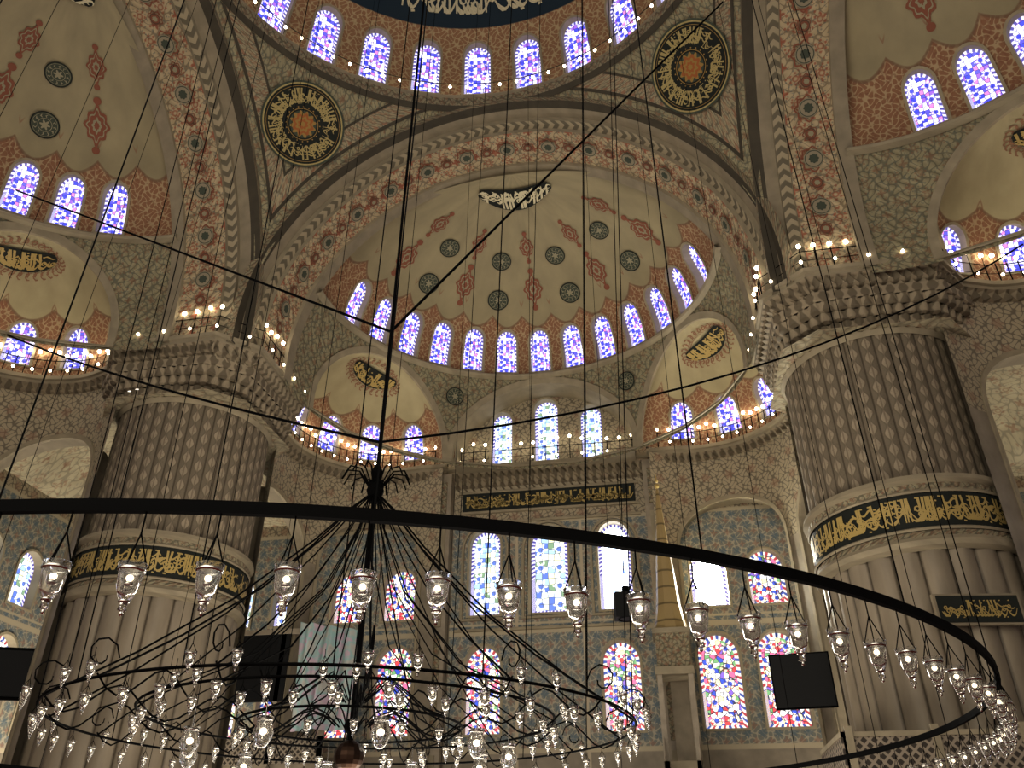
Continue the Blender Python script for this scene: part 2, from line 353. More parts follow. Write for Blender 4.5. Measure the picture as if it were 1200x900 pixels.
arcrev(b,[(8.85,24.0),(8.6,24.05),(8.55,24.15),(8.6,24.22),(8.85,24.25)]);side.append(('semi_dome','sill_moulding',b.mesh('sill')))
b=MB(['green','cream2','red','gold','tblack','cream'])
def sdloc(ph,ps):
    c=Vector(sdmap(ph*8.8,ps*6,0))
    e1=Vector((cos(ph),-sin(ph),0));nrm=Vector((sin(ph)*cos(ps)/8.8,cos(ph)*cos(ps)/8.8,sin(ps)/5.6)).normalized();e2=e1.cross(nrm)
    if e2.z<0:e2=-e2
    def f(x,y,off=.04): return tuple(c+e1*x+e2*y-nrm*off-nrm*(x*x+y*y)*.06)
    return f
def roundel(b,f,R,seed):
    K=28
    ring=lambda r,o:[f(r*cos(2*pi*i/K),r*sin(2*pi*i/K),o) for i in range(K)]
    uvr=[(cos(2*pi*i/K),sin(2*pi*i/K)) for i in range(K)]
    b.fan(ring(R,.05),f(0,0,.05),uvr,(0,0),0)
    b.grid([ring(R*1.0,.07),ring(R*.93,.07)],[uvr,uvr],4,True);b.grid([ring(R*.86,.07),ring(R*.83,.07)],[uvr,uvr],1,True)
    b.grid([ring(R*.5,.07),ring(R*.46,.07)],[uvr,uvr],1,True)
    pet=[f(R*(.28+.1*cos(6*a))*cos(a),R*(.28+.1*cos(6*a))*sin(a),.07) for a in [2*pi*i/48 for i in range(48)]]
    b.fan(pet,f(0,0,.07),[(0,0)]*48,(0,0),1)
    for i in range(12):
        a=2*pi*i/12;ribbons(b,[([(R*.55*cos(a),R*.55*sin(a)),(R*.68*cos(a+.12),R*.68*sin(a+.12)),(R*.78*cos(a-.05),R*.78*sin(a-.05))],[R*.02,R*.05,R*.02])],lambda x,y:f(x,y,.075),1)
def cartouche(b,f,w,h):
    def out(sc,o,k=40):
        P=[]
        for i in range(k):
            a=2*pi*i/k;r=1+.13*cos(8*a);x=w*cos(a)*r*(.75+.25*abs(cos(a)));y=h*sin(a)*(1+.35*abs(sin(a))**8)*r
            P.append(f(x*sc,y*sc,o))
        return P
    z=[(0,0)]*40
    b.fan(out(1,.05),f(0,0,.05),z,(0,0),2);b.grid([out(.8,.07),out(.7,.07)],[z,z],1,True);b.fan(out(.4,.07),f(0,0,.07),z,(0,0),1);b.fan(out(.22,.085),f(0,0,.085),z,(0,0),2)
    for q in (-1,1):
        b.fan([f(w*.34*cos(a*pi/6),q*h*1.66+h*.26*sin(a*pi/6),.05) for a in range(12)],f(0,q*h*1.66,.05),z[:12],(0,0),2)
for ph in (-48,-16,16,48):
    for ps in (38.5,55): roundel(b,sdloc(D(ph),D(ps)),.54 if ps<50 else .5,ph)
for ph in (-64,-32,0,32,64):
    for ps in (43,60.5): cartouche(b,sdloc(D(ph),D(ps)),.46 if ps<50 else .34,.6 if ps<50 else .48)
for ph in (-28.5,28.5):
    f0=Vector(shellmap(D(ph)*9.2,22.9,-.06));e1=Vector((cos(D(ph)),-sin(D(ph)),0));nn=Vector((sin(D(ph)),cos(D(ph)),0))
    roundel(b,(lambda f0,e1,nn:(lambda x,y,o=.04:tuple(f0+e1*x+Vector((0,0,1))*y-nn*(o+y*.25))))(f0,e1,nn),.46,1)
def ez(x,y):
    q=1-(x*x+(y-CY)**2)/77.44;return 24.2+5.6*sqrt(max(q,0))-.07
# crescent-shaped inscription: ground + letters following the curve of the vault
def cres(s,t,o=0):
    x=-1.75+3.5*s;k=max(0.,1-(2*s-1)**2);y=14.0+1.0*k-(1.1*k**.5+.16)*(t-.15);return (x,y,ez(x,y)-.05-o)
b.grid([[cres(i/20,j/4) for i in range(21)] for j in range(5)],[[(0,0)]*21]*5,4)
ribbons(b,calli(3.4,12,1.35,1.05),lambda x,y:cres(min(max(x/3.4,0.01),.99),1-min(max(y,0.03),.97),.06),5)
side.append(('semi_dome','painted_roundels',b.mesh('painted_roundels')))
for si,sg in enumerate((-1,1)):
    em=exmap(sg);el=exlow(sg)
    wn=[(k*D(29.5)*4.55,.35,1.12,1.85) for k in range(-2,3)]
    side.append(('exedra_dome','shell',sheet('exedra_shell',(-D(92)*4.55,D(92)*4.55,-.2,pi/2*4.3-.02),[arch(*w) for w in wn],.4,em,'exed')))
    for i,w in enumerate(wn): side.append(('exedra_dome','window_%d'%(i+1),window('exedra_window',*w,em,.3,'g_violet')))
    ah=[arch(k*D(37)*4.55,.05,5.0,16.85,16,2.3) for k in (-1,1)]
    side.append(('exedra_wall','curved_wall',sheet('exedra_wall_mesh',(-D(82)*4.55,D(82)*4.55,0,19.5),ah,.6,el,'wallo')))
    for k,q in zip((-1,1),ah):
        side.append(('exedra_wall','archivolt',band(arch(k*D(37)*4.55,.0,5.3,17.1,16,2.45),q,el,.07,'stone2','ex_archivolt')))
        b=MB(['stone']);b.grid([[el(x,y,-.03) for x,y in q],[el(x,y,.7) for x,y in q]],[[(i*.5,0) for i in range(len(q))],[(i*.5,.7) for i in range(len(q))]],0,True);side.append(('exedra_wall','arch_reveal',b.mesh('reveal')))
    b=MB(['redsoft','tblack','gold','red']);dr=Vector((sg*sin(MA),cos(MA),0));pr=Vector((cos(MA),-sg*sin(MA),0))
    ax0=-sg*.55
    def lz(a,c,o=.05):
        a+=ax0;p=Vector((sg*MX,MY,0))+dr*c+pr*a;q=1-(a*a+c*c)/(4.6**2);return (p.x,p.y,20+4.25*sqrt(max(q,.0))-o)
    # lace-like painted fringe made of short curling sprigs
    for i in range(60):
        t=2*pi*i/60;r0=1.08+.16*(i%2);ax,ay=1.2*cos(t)*r0,(.62+.2*max(0,sin(t)))*sin(t)*r0;sgn=1 if i%2 else -1
        sp=[(ax+.16*cos(t+sgn*q)*(.4+.3*q),1.68+ay+.16*sin(t+sgn*q)*(.4+.3*q)) for q in (0,.9,1.8,2.7,3.6)]
        ribbons(b,[(sp,[.02,.035,.03,.025,.01])],lambda x,y:lz(x,y,.04),0)
    def ln(s,t,o):
        x=-1.25+2.5*s;k=max(0.,1-(2*s-1)**2);return lz(x,1.5+.42*k-(t-.5)*1.0*(k**.4*.86+.14),o)
    b.grid([[ln(i/18,j/3,.08) for i in range(19)] for j in range(4)],[[(0,0)]*19]*4,1)
    ribbons(b,calli(2.6,13+si,1.35,1.05),lambda x,y:ln(min(max(x/2.6,.01),.99),min(max(y,.05),.95),.12),2)
    side.append(('exedra_dome','calligraphy_medallion',b.mesh('medallion')))
b=MB(['stone2']);b.grid([[shellmap(x,y,0) for x,y in tyA],[(shellmap(x,y,0)[0],Wq,y) for x,y in tyA]],[[(i*.5,0) for i in range(len(tyA))],[(i*.5,1.5) for i in range(len(tyA))]],0,True)
side.append(('semi_dome','tympanum_barrel',b.mesh('barrel')))
wins=[]
for x in (-3.11,0,3.11): wins.append((x,12.26,1.8 if x==0 else 1.5,4.23,'g_blue' if x<1 else 'g_bright'))
for x in (-3.11,3.11): wins.append((x,7.1,1.62,3.75,'g_multi'))
for sg in (-1,1):
    for x in (7.3,9.85):
        wins.append((sg*x,7.1,1.75,3.9,'g_multi'));wins.append((sg*x,12.2,1.6,2.5,'g_sun' if (sg==1 and x==7.3) else 'g_multi'))
    for x in (13.,15.6,18.2,20.8):
        wins.append((sg*x,7.1,1.6,3.8,'g_multi'));wins.append((sg*x,12.2,1.5,2.5,'g_blue'))
for x,w,h in ((-2.35,1.1,3.3),(0,1.25,3.9),(2.35,1.1,3.3)): wins.append((x,19.75,w,h,'g_blue'))
wallmesh=sheet('wall_mesh',(-Wq,Wq,0,24.6),[arch(*w[:4]) for w in wins],1.,wmap,'wall',smooth=False)
winmeshes=[window('wall_window',*w[:4],wmap,.4,w[4]) for w in wins]
winalt=[window('wall_window_plain',*w[:4],wmap,.4,'g_blue') if w[4] in('g_sun','g_bright') else None for w in wins]
b=MB(['tblack','gold','stone2','marble','border'])
b.box(-4.3,4.3,Wq-.1,Wq+.05,17.42,18.38,0)
ribbons(b,calli(9.2,3,1.3),lambda x,y:(-4.2+x*.91,Wq-.12,17.5+.8*y),1)
for z0,z1,pj in ((18.38,18.5,.14),(17.3,17.42,.14),(16.75,16.87,.1),(11.5,11.62,.1)): b.box(-4.5,4.5,Wq-pj,Wq+.05,z0,z1,2)
for x,w in ((-3.11,2.3),(0,2.6),(3.11,2.3)):
    q=arch(x,12.,w,4.75);q2=arch(x,12.1,w-.24,4.53);b.grid([[wmap(s,t,.02) for s,t in q],[wmap(s,t,-.12) for s,t in q],[wmap(s,t,-.12) for s,t in q2],[wmap(s,t,.02) for s,t in q2]],[[(i*.3,j) for i in range(len(q))] for j in range(4)],2,True)
for sg in (-1,1):
    xs=sorted((sg*4.75,sg*5.95));b.box(xs[0],xs[1],Wq-.75,Wq+.05,0,19.3,3)
    xs=sorted((sg*4.95,sg*5.75));b.box(xs[0],xs[1],Wq-.83,Wq-.7,1,6.2,2);b.box(xs[0],xs[1],Wq-.83,Wq-.7,6.6,11.2,4);b.box(xs[0],xs[1],Wq-.83,Wq-.7,11.6,16.6,2);b.box(xs[0],xs[1],Wq-.83,Wq-.7,17,18.8,4)
trim=b.mesh('wall_trim')
b=MB(['stone2','border','chev','soffit','stone','dark'])
prof=[((9.95,10.75),(10.1,10.75),0),((9.95,10.75),(9.95,10.42),1),((9.95,10.42),(10.35,10.38),5),((10.35,10.38),(10.8,10.32),4),((10.8,10.32),(10.8,10.1),0),((10.8,10.1),(11.2,10.04),2),((11.2,10.04),(11.2,9.85),0),((11.2,9.85),(12.85,9.68),3),((12.85,9.68),(12.85,9.52),0),((12.85,9.52),(13.35,9.45),4)]
NA=96
for (y0,R0),(y1,R1),mi in prof:
    k=4 if mi==3 else 1;rows=[];uv=[]
    for q in range(k+1):
        f=q/k;y=y0+(y1-y0)*f;R=R0+(R1-R0)*f;dd=math.dist((y0,R0),(y1,R1))
        rows.append([(-R,y,19.5)]+[(-R*cos(pi*i/NA),y,ARC[1]+R*sin(pi*i/NA)) for i in range(NA+1)]+[(R,y,19.5)])
        uv.append([(-1.04,f*dd)]+[(R*pi*i/NA,f*dd) for i in range(NA+1)]+[(R*pi+1.04,f*dd)])
    b.grid(rows,uv,mi)
archmesh=b.mesh('main_arch_mesh')
b=MB(['stone2','green','red','cream2','tblack'])
for i in range(1,32):
    a=pi*i/32;R=9.78;c=Vector((-R*cos(a),12.02,ARC[1]+R*sin(a)));nn=Vector((-cos(a),0,sin(a)));e1=Vector((sin(a),0,cos(a)));e2=Vector((0,1,0))
    f=(lambda c,e1,e2,nn:(lambda x,y,o=.04:tuple(c+e1*x+e2*y-nn*(o+.03))))(c,e1,e2,nn)
    K=32;rr=.34 if i%2==0 else .2;sc=lambda t:(1+.12*cos(8*t))
    C_=lambda q,o:[f(q*cos(2*pi*j/K),q*sin(2*pi*j/K),o) for j in range(K)];S_=lambda q,o:[f(q*sc(2*pi*j/K)*cos(2*pi*j/K),q*sc(2*pi*j/K)*sin(2*pi*j/K),o) for j in range(K)];z0_=[(0,0)]*K
    b.grid([S_(rr*1.4,.01),S_(rr*1.22,.01)],[z0_,z0_],2,True);b.fan(C_(rr*1.05,.03),f(0,0,.03),z0_,(0,0),0 if i%2==0 else 2)
    b.grid([C_(rr*.95,.04),C_(rr*.86,.04)],[z0_,z0_],1,True);b.fan(S_(rr*.5,.05),f(0,0,.05),z0_,(0,0),1 if i%2==0 else 3)
archmed=b.mesh('arch_medallions')
wname={0:'wall_qibla',1:'wall_left',3:'wall_right'};wc=0
for k in (0,1,3):
    rot=k*pi/2;par={}
    for g,ch_,me in side:
        if g not in par: par[g]=empty(g,rot)
        obj(ch_,me,par[g])
    obj(wname[k],wallmesh,None,rot)
    obj('trim_%d'%(k+1),trim,None,rot)
    for i,me in enumerate(winmeshes):
        wc+=1;obj('window_%d'%wc,me if (k==0 or not winalt[i]) else winalt[i],None,rot)
for k in range(4):
    e=empty('main_arch',k*pi/2);obj('arch_ring',archmesh,e);obj('soffit_medallions',archmed,e)
# ------------------------------------------------------------------ pendentives
b=MB(['pend','pend2','dark'])
RS=sqrt(10.2**2+10.43**2)
def sph(x,y,o=0):
    r2=x*x+y*y;z=sqrt(max(RS*RS-r2,0));k=(RS-o)/RS;return (x*k,y*k,ARC[1]+z*k)
N1=40;N2=12;rows=[];uv=[]
for j in range(N2+1):
    row=[];ur=[]
    for i in range(N1+1):
        ph=pi/2*i/N1;rm=10.2/max(cos(ph),sin(ph));r=10.15+(rm-10.15)*j/N2;row.append(sph(r*cos(ph),r*sin(ph)));ur.append((ph*12,row[-1][2]))
    rows.append(row);uv.append(ur)
b.grid(rows,uv,0)
for sw in (0,1):
    for d0,d1,mi in ((.45,.55,2),(.55,1.05,1),(1.05,1.13,2)):
        rows=[];uv=[]
        for d in (d0,d1):
            yy=10.2-d;x0=sqrt(max(10.25**2-yy*yy,0));row=[];ur=[]
            for i in range(33):
                x=x0+(yy-x0)*i/32;p=sph(x,yy,.04) if not sw else sph(yy,x,.04);row.append(p);ur.append((i*.3,d))
            rows.append(row);uv.append(ur)
        b.grid(rows,uv,mi)
pm=b.mesh('pendentive_mesh',True)
b=MB(['tblack','golddim','goldtext','orange','green'])
r=11.65;c=Vector(sph(r/sqrt(2),r/sqrt(2),.1));nn=(c-Vector((0,0,ARC[1]))).normalized();e1=Vector((1,-1,0)).normalized();e2=e1.cross(nn)
if e2.z<0:e2=-e2
f=lambda x,y,o=.0:tuple(c+e1*x+e2*y-nn*(o+(x*x+y*y)*.034))
def pol(rr,a,o): return f(rr*cos(a),rr*sin(a),o+.02)
K=64;ring=lambda rr,o:[pol(rr,2*pi*i/K,o) for i in range(K)];z=[(0,0)]*K
ur=[(2*pi*i/K*1.6,0) for i in range(K)]
for r0,r1,o,mi in ((1.78,1.70,.03,4),(1.70,1.64,.04,2),(1.64,.0,.02,0),(1.56,1.54,.045,1),(.66,.63,.05,1),(.6,0.01,.04,4)): b.grid([ring(r0,o),ring(max(r1,.001),o)],[ur,ur],mi,True)
for R0,n_,mi,o in ((.5,12,1,.06),(.42,8,3,.07),(.3,8,1,.08),(.2,8,3,.09),(.1,6,1,.1)):
    b.fan([pol(R0*(1+.15*cos(n_*t)),t,o) for t in [2*pi*i/96 for i in range(96)]],pol(0,0,o),[(0,0)]*96,(0,0),mi)
for i in range(20): b.fan([pol(.72+.03*cos(t),2*pi*i/20+.045*sin(t),.06) for t in [pi*j/4 for j in range(8)]],pol(.72,2*pi*i/20,.06),z[:8],(0,0),1)
Wc=2*pi*1.1/.72
ribbons(b,calli(Wc,21,1.7,.8),lambda x,y:pol(.79+.74*y,-x/Wc*2*pi,.07),2)
mm=b.mesh('medallion_mesh')
for k in range(4):
    e=empty('pendentive',k*pi/2);obj('surface',pm,e);obj('calligraphy_roundel',mm,e)
# ------------------------------------------------------------------ central dome
def dmap(s,t,d):
    ph=s/10.9;ps=min(t/10.,pi/2);r=(10.9+d)*cos(ps);return (r*sin(ph),r*cos(ph),32.6+(9.8+d)*sin(ps))
dw=[((k+.5)*2*pi/28*10.9,.3,1.28,3.05) for k in range(-14,14)]
e=empty('central_dome')
obj('shell',sheet('dome_shell',(-pi*10.9,pi*10.9,0,pi/2*10-.02),[arch(*w) for w in dw],.9,dmap,'dome'),e)
for i,w in enumerate(dw): obj('window_%d'%(i+1),window('dome_window',*w,dmap,.35,'g_violet'),e)
b=MB(['stone2','border','dark','bulb'])
for pr,mi in (([(10.2,30.9),(10.02,31.1)],2),([(10.02,31.1),(9.95,31.5)],1),([(9.95,31.5),(9.95,31.65),(10.15,31.7)],0),([(10.15,31.7),(10.3,32.0)],2),([(10.3,32.0),(10.3,32.15),(10.9,32.2),(10.9,32.65)],0)): b.rev(pr,n=120,mi=mi)
for i in range(84):
    a=2*pi*i/84;b.ball((10.15*cos(a),10.15*sin(a),32.5),.07,3,4);b.tube([(10.2*cos(a),10.2*sin(a),32.1),(10.15*cos(a),10.15*sin(a),32.5)],.015,3,2)
b.tube([(10.2*cos(2*pi*i/90),10.2*sin(2*pi*i/90),32.75) for i in range(90)],.02,3,2,True)
obj('drum_cornice',b.mesh('drum_cornice',False),e)
b=MB(['cream']);Wd=2*pi*9.3/2.1
ribbons(b,calli(Wd,33,1.2,.8),lambda x,y:dmap(x*2.1/9.3*10.9,4.5+2.3*y,-.06));obj('inscription_band',b.mesh('dome_text'),e)
# ------------------------------------------------------------------ cornice & railing path
O=[(0.,22.85),(2.5,22.85),(5.0,22.85),(5.05,22.45),(6.2,22.38)]
for a in range(0,101,5): O.append((MX+4.2*sin(D(a)),MY+4.2*cos(D(a))))
O+=[(11.05,16.5),(9.55,15.3),(9.55,13.1),(9.55,10.9)]
Q=O+[(y,x) for x,y in reversed(O)]
low_r=[(yy,-xx) for xx,yy in O]
path=[(-x,y) for x,y in reversed(low_r)]+[(-x,y) for x,y in reversed(Q)][1:]+Q[1:]+low_r[1:]
def resample(P,st):
    out=[]
    for i in range(len(P)-1):
        a,c=P[i],P[i+1];l=math.dist(a,c);
        if l<1e-6: continue
        k=max(1,round(l/st))
        for j in range(k): out.append((a[0]+(c[0]-a[0])*j/k,a[1]+(c[1]-a[1])*j/k))
    out.append(P[-1]);return out
def norms(P):
    o=[]
    for i in range(len(P)):
        a=P[max(i-1,0)];c=P[min(i+1,len(P)-1)];dx,dy=c[0]-a[0],c[1]-a[1];l=math.hypot(dx,dy) or 1;o.append((-dy/l,dx/l))
    return o
rp=resample(path,.19);nr=norms(rp)
prof=[(1.6,19.76),(0,19.75),(0,19.58),(.1,19.55),(.1,19.42),(.22,19.38),(.22,19.1),(.42,19.05),(.42,18.8),(.62,18.75),(.62,18.5),(.85,18.4),(.95,18.1)]
rows=[];uv=[]
for j,(o,z_) in enumerate(prof):
    row=[];ur=[]
    for i,(p,nn_) in enumerate(zip(rp,nr)):
        mod=0
        if 5<=j<=11: mod=.07*(1 if (i+(j//2))%2 else -1)
        oo=o+mod;row.append((p[0]+nn_[0]*oo,p[1]+nn_[1]*oo,z_-(abs(mod)*.6 if (i+(j//2))%2 else 0)));ur.append((i*.19,z_))
    rows.append(row);uv.append(ur)
b=MB(['corn','stone2']);b.grid(rows[:5],uv[:5],1);b.grid(rows[4:],uv[4:],0)
obj('gallery_cornice',b.mesh('cornice'))
rl=resample(path,.62);b=MB(['black','bulb','stone2']);nrl=norms(rl)
top=[]
for i,(p,nn_) in enumerate(zip(rl,nrl)):
    q=(p[0]+nn_[0]*.12,p[1]+nn_[1]*.12)
    top.append((q[0],q[1],20.55));b.tube([(q[0],q[1],19.72),(q[0],q[1],20.6)],.022,4,0)
    h=20.68+random.uniform(0,.35)
    b.tube([(q[0],q[1],20.6),(q[0],q[1],h)],.012,3,0);b.ball((q[0],q[1],h+.04),.085,1,4)
    if i%2==0: b.ball((q[0]-nn_[0]*.2,q[1]-nn_[1]*.2,19.95),.06,1,4)
b.tube(top,.02,4,0);b.tube([(x,y,z-.4) for x,y,z in top],.012,3,0)
obj('lamp_railing',b.mesh('lamp_railing'))
# ------------------------------------------------------------------ corner ceilings
Qf=[q for q in Q if q[0]>5.9 and q[1]>5.9];off=[(p[0]+n_[0]*.4,p[1]+n_[1]*.4) for p,n_ in zip(Qf,norms(Qf))]
hole=[(4.7,4.7),(4.7,22.8)]+off+[(22.8,4.7)]
def cmap(x,y,d):
    r=math.hypot(x-17.6,y-17.6);return (x,y,17.4+2.4*sqrt(max(0,1-(r/5.2)**2)))
cm=sheet('ceiling_mesh',(5.1,Wq,5.1,Wq),[hole],.7,cmap,'vault')
obj('ceiling',cm);obj('ceiling.001',cm,None,pi/2)
# ------------------------------------------------------------------ piers
b=MB(['flute','rib','corn','stone2','tblack','gold','border'])
def prow(z_,rf,K=320):
    return [(rf(2*pi*i/K)*cos(2*pi*i/K),rf(2*pi*i/K)*sin(2*pi*i/K),z_) for i in range(K)]
NU,NL=40,24
up=lambda a:2.86+.06*abs(sin(a*NU/2))
lo=lambda a:2.84+.13*abs(sin(a*NL/2))**.8
def seg(zs,rf,mi,nf):
    K=480;rows=[];uv=[]
    for z_ in zs:
        pr_=prow(z_,rf,K);rows.append(pr_+[pr_[0]]);uv.append([(i/K*nf,z_) for i in range(K+1)])
    b.grid(rows,uv,mi)
seg([0,.0,1.2,1.2],lambda a:3.25,3,1)
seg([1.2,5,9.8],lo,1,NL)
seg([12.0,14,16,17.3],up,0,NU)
def cyl(pr,mi): b.rev(pr,n=96,mi=mi)
cyl([(2.95,9.75),(3.12,9.85),(3.18,10.0),(3.1,10.12)],3);cyl([(3.1,10.12),(3.06,10.3)],6);cyl([(3.1,10.3),(3.14,10.36),(3.1,10.4)],3)
cyl([(3.06,10.4),(3.06,11.45)],4);cyl([(3.1,11.45),(3.14,11.5),(3.1,11.56)],3);cyl([(3.08,11.56),(3.08,11.75)],6);cyl([(3.08,11.75),(3.22,11.85),(3.18,12.0),(2.9,12.1)],3)
Wp=2*pi*3.06/.95
ribbons(b,calli(Wp,44,1.7,.8),lambda x,y:(3.09*cos(-x/Wp*2*pi),3.09*sin(-x/Wp*2*pi),10.45+.95*y),5)
def oct_(a):
    a=a%(pi/2);return min(3.65/max(cos(a),sin(a)),4.2/abs(cos(a-pi/4)))
lv=[(17.2,0,.0),(17.35,.0,.12),(17.5,.05,.12),(17.55,.25,.06),(17.85,.3,.06),(17.9,.5,.05),(18.2,.55,.05),(18.25,.74,.05),(18.55,.78,.05),(18.6,.9,.0),(18.9,.93,0)]
for i in range(len(lv)-1):
    rows=[];uv=[]
    for z_,t,e_ in (lv[i],lv[i+1]):
        ph=(i//2)%2
        rf=lambda a:(2.93*(1-t)+(oct_(a)-.3)*t)+e_*(1 if t==0 else (abs(sin(a*26+ph*pi/2))-.4)*2.2)
        pr_=prow(z_,rf);rows.append(pr_+[pr_[0]]);uv.append([(j/320*20,z_) for j in range(321)])
    b.grid(rows,uv,3 if i in (0,1) else 2)
pierm=b.mesh('pier_mesh')
for sx,sy in ((-1,1),(1,1),(-1,-1),(1,-1)):
    e=empty('fluted_pier',0,(sx*13.2,sy*13.2,0));obj('shaft_and_capital',pierm,e)
    bb=MB(['stone2']);x0,x1=sorted((sx*10.44,sx*16));y0,y1=sorted((sy*10.44,sy*16));bb.box(x0-sx*13.2,x1-sx*13.2,y0-sy*13.2,y1-sy*13.2,19.5,23.2);obj('arch_impost',bb.mesh('impost'),e)
b=MB(['tblack','gold','stone']);b.box(-1.15,1.15,-.08,.06,-.42,.42,2);b.box(-1.08,1.08,-.1,0,-.36,.36,0);ribbons(b,calli(3.4,9,1.2,.8),lambda x,y:(-.98+x*.57,-.115,-.28+.56*y),1)
obj('calligraphy_plaque',b.mesh('plaque'),None,D(8),(13.45,10.08,7.95));
# ------------------------------------------------------------------ chandelier
CX,CYc,RZ,RR=-.4,.55,3.79,9.88
ch=empty('chandelier',0,(CX,CYc,0))
b=MB(['black','chrome','bronze','bulb'])
K=180;b.grid([[((RR+dx)*cos(2*pi*i/K),(RR+dx)*sin(2*pi*i/K),RZ+dz) for i in range(K)] for dx,dz in ((-.028,-.045),(.028,-.045),(.028,.045),(-.028,.045),(-.028,-.045))],[[(0,0)]*K]*5,0,True)
TI=((4.85,3.86),(3.5,4.0),(1.9,3.9))
for R_,z_ in TI: b.tube([(R_*cos(2*pi*i/72),R_*sin(2*pi*i/72),z_) for i in range(72)],.022,5,0,True)
b.tube([(0,0,3.4),(0,0,8.5)],.05,6,0);b.ball((0,0,3.42),.26,2,12);b.ball((0,0,3.9),.14,0,8);b.ball((0,0,8.4),.17,0,8)
b.rev([(0,8.0),(.1,8.05),(.18,8.3),(.09,8.55),(.13,8.7),(.04,8.9)],n=10,mi=0)
for i in range(16):
    a=2*pi*i/16;c_,s_=cos(a),sin(a)
    b.tube([(r_*c_,r_*s_,z_) for r_,z_ in ((.1,8.35),(.35,8.7),(.58,8.7),(.68,8.5))],.018,4,0)
    b.tube([(r_*c_,r_*s_,z_) for r_,z_ in ((.1,8.2),(.4,7.9),(1.1,7.05),(2.4,5.7),(3.7,4.65),(4.85,3.86))],.016,4,0)
    a2=a+pi/16;c2,s2=cos(a2),sin(a2)
    b.tube([(r_*c2,r_*s2,z_) for r_,z_ in ((.1,8.3),(.25,7.5),(.8,6.2),(2.0,4.8),(3.5,4.0))],.012,4,0)
    for rr0,rr1 in ((.3,1.9),(1.9,3.5),(3.5,4.85)):
        P=[]
        for q in range(9):
            t=q/8;P.append(((rr0+(rr1-rr0)*t)*c_,(rr0+(rr1-rr0)*t)*s_,3.93+.22*sin(2*pi*t)-.02))
        b.tube(P,.014,4,0)
    P=[((4.85-.26*cos(t)*(1-t/9))*c_,(4.85-.26*cos(t)*(1-t/9))*s_,4.15+.26*sin(t)*(1-t/9)) for t in [j*.7 for j in range(10)]];b.tube(P,.012,4,0)
    b.tube([(0.2*c_,.2*s_,4.3),(.6*c_,.6*s_,4.7),(1.0*c_,1.0*s_,4.4),(1.3*c_,1.3*s_,4.15),(1.9*c_,1.9*s_,3.9)],.014,4,0)
obj('iron_frame',b.mesh('chandelier_frame'),ch)
b=MB(['black']);b.tube([(0,0,8.7),(0,0,42)],.035,5,0)
for i in range(24):
    a=2*pi*i/24+.1;b.tube([(RR*cos(a),RR*sin(a),RZ),(RR*.93*cos(a)+.4,RR*.93*sin(a)-.55,38.)],.008,3,0)
for i in range(16):
    a=2*pi*i/16+.3;b.tube([(4.85*cos(a),4.85*sin(a),3.86),(6*cos(a)+.4,6*sin(a)-.55,39.)],.011,3,0)
obj('suspension_cables',b.mesh('suspension'),ch)
def lampmesh(sc,hang):
    b=MB(['lglass','chrome','fil','black'])
    b.rev([(0,-.30),(.03,-.29),(.022,-.25),(.03,-.235),(.05,-.2),(.075,-.12),(.082,-.03),(.095,.02)],n=14,mi=0)
    b.rev([(.088,.02),(.068,-.05),(.055,-.17),(.0,-.2)],n=14,mi=0)
    b.rev([(.084,-.035),(.092,-.03),(.092,-.015),(.086,-.01)],n=14,mi=1);b.rev([(.0,-.235),(.036,-.24),(.036,-.225),(0,-.22)],n=10,mi=1)
    b.rev([(0,-.33),(.014,-.32),(.01,-.3)],n=8,mi=1)
    b.ball((0,0,-.08),.026,2,5);b.rev([(.0,-.13),(.03,-.13),(.03,-.11),(0,-.1)],n=8,mi=1)
    for i in range(3):
        a=2*pi*i/3;b.tube([(.09*cos(a),.09*sin(a),.0),(0,0,hang*.55)],.006,3,3)
    b.tube([(0,0,hang*.55),(0,0,hang)],.007,3,3)
    for i,v in enumerate(b.v): b.v[i]=(v[0]*sc,v[1]*sc,v[2]*(sc if v[2]<.05 else 1))
    return b.mesh('lamp',True)
lm=lampmesh(.98,.42);lm2=lampmesh(.75,.2)
NLm=124
for i in range(NLm):
    a=2*pi*i/NLm+.004;obj('lamp_%d'%(i+1),lm,ch,a,(RR*cos(a),RR*sin(a),RZ-.42+random.uniform(-.015,.015)))
c0=NLm;rq=random.Random(3)
for (R_,z_),nn_ in zip(TI,(44,30,16)):
    for i in range(nn_):
        a=2*pi*i/nn_+rq.uniform(-.02,.02);c0+=1;obj('lamp_%d'%c0,lm2,ch,a,(R_*cos(a),R_*sin(a),z_-.2));
        if R_>3 and i%3==0:
            for q in (-.06,.06): c0+=1;obj('lamp_%d'%c0,lm2,ch,a,((R_+.2)*cos(a+q),(R_+.2)*sin(a+q),z_+.12))
b=MB(['lglass','chrome','fil']);b.rev([(.0,-.34),(.05,-.33),(.12,-.25),(.15,-.14),(.12,-.03),(.1,.03),(.13,.08)],n=16);b.rev([(.09,.03),(.11,.03),(.11,.06),(.09,.06)],n=16,mi=1);b.ball((0,0,-.12),.045,2,5);b.tube([(0,0,.05),(0,0,.4)],.008,3,1)
gm=b.mesh('globe',True)
for i in range(10):
    a=2*pi*i/10+.2;obj('globe_lamp_%d'%(i+1),gm,ch,a,(2.7*cos(a),2.7*sin(a),3.55))
b=MB(['black'])
def cable(p,q,r,sag=0,k=14):
    p=Vector(p);q=Vector(q);b.tube([tuple(p.lerp(q,i/k)-Vector((0,0,sag*4*(i/k)*(1-i/k)))) for i in range(k+1)],r,5,0)
J=(CX,CYc,12.2);J2=(CX,CYc,9.4)
cable(J,(9.6,6.1,30.3),.034);cable(J,(-20.8,6.9,26.7),.034);cable(J2,(-19.1,8.1,19.7),.034,.3);cable(J2,(17.9,9.5,19.7),.028,1.2)
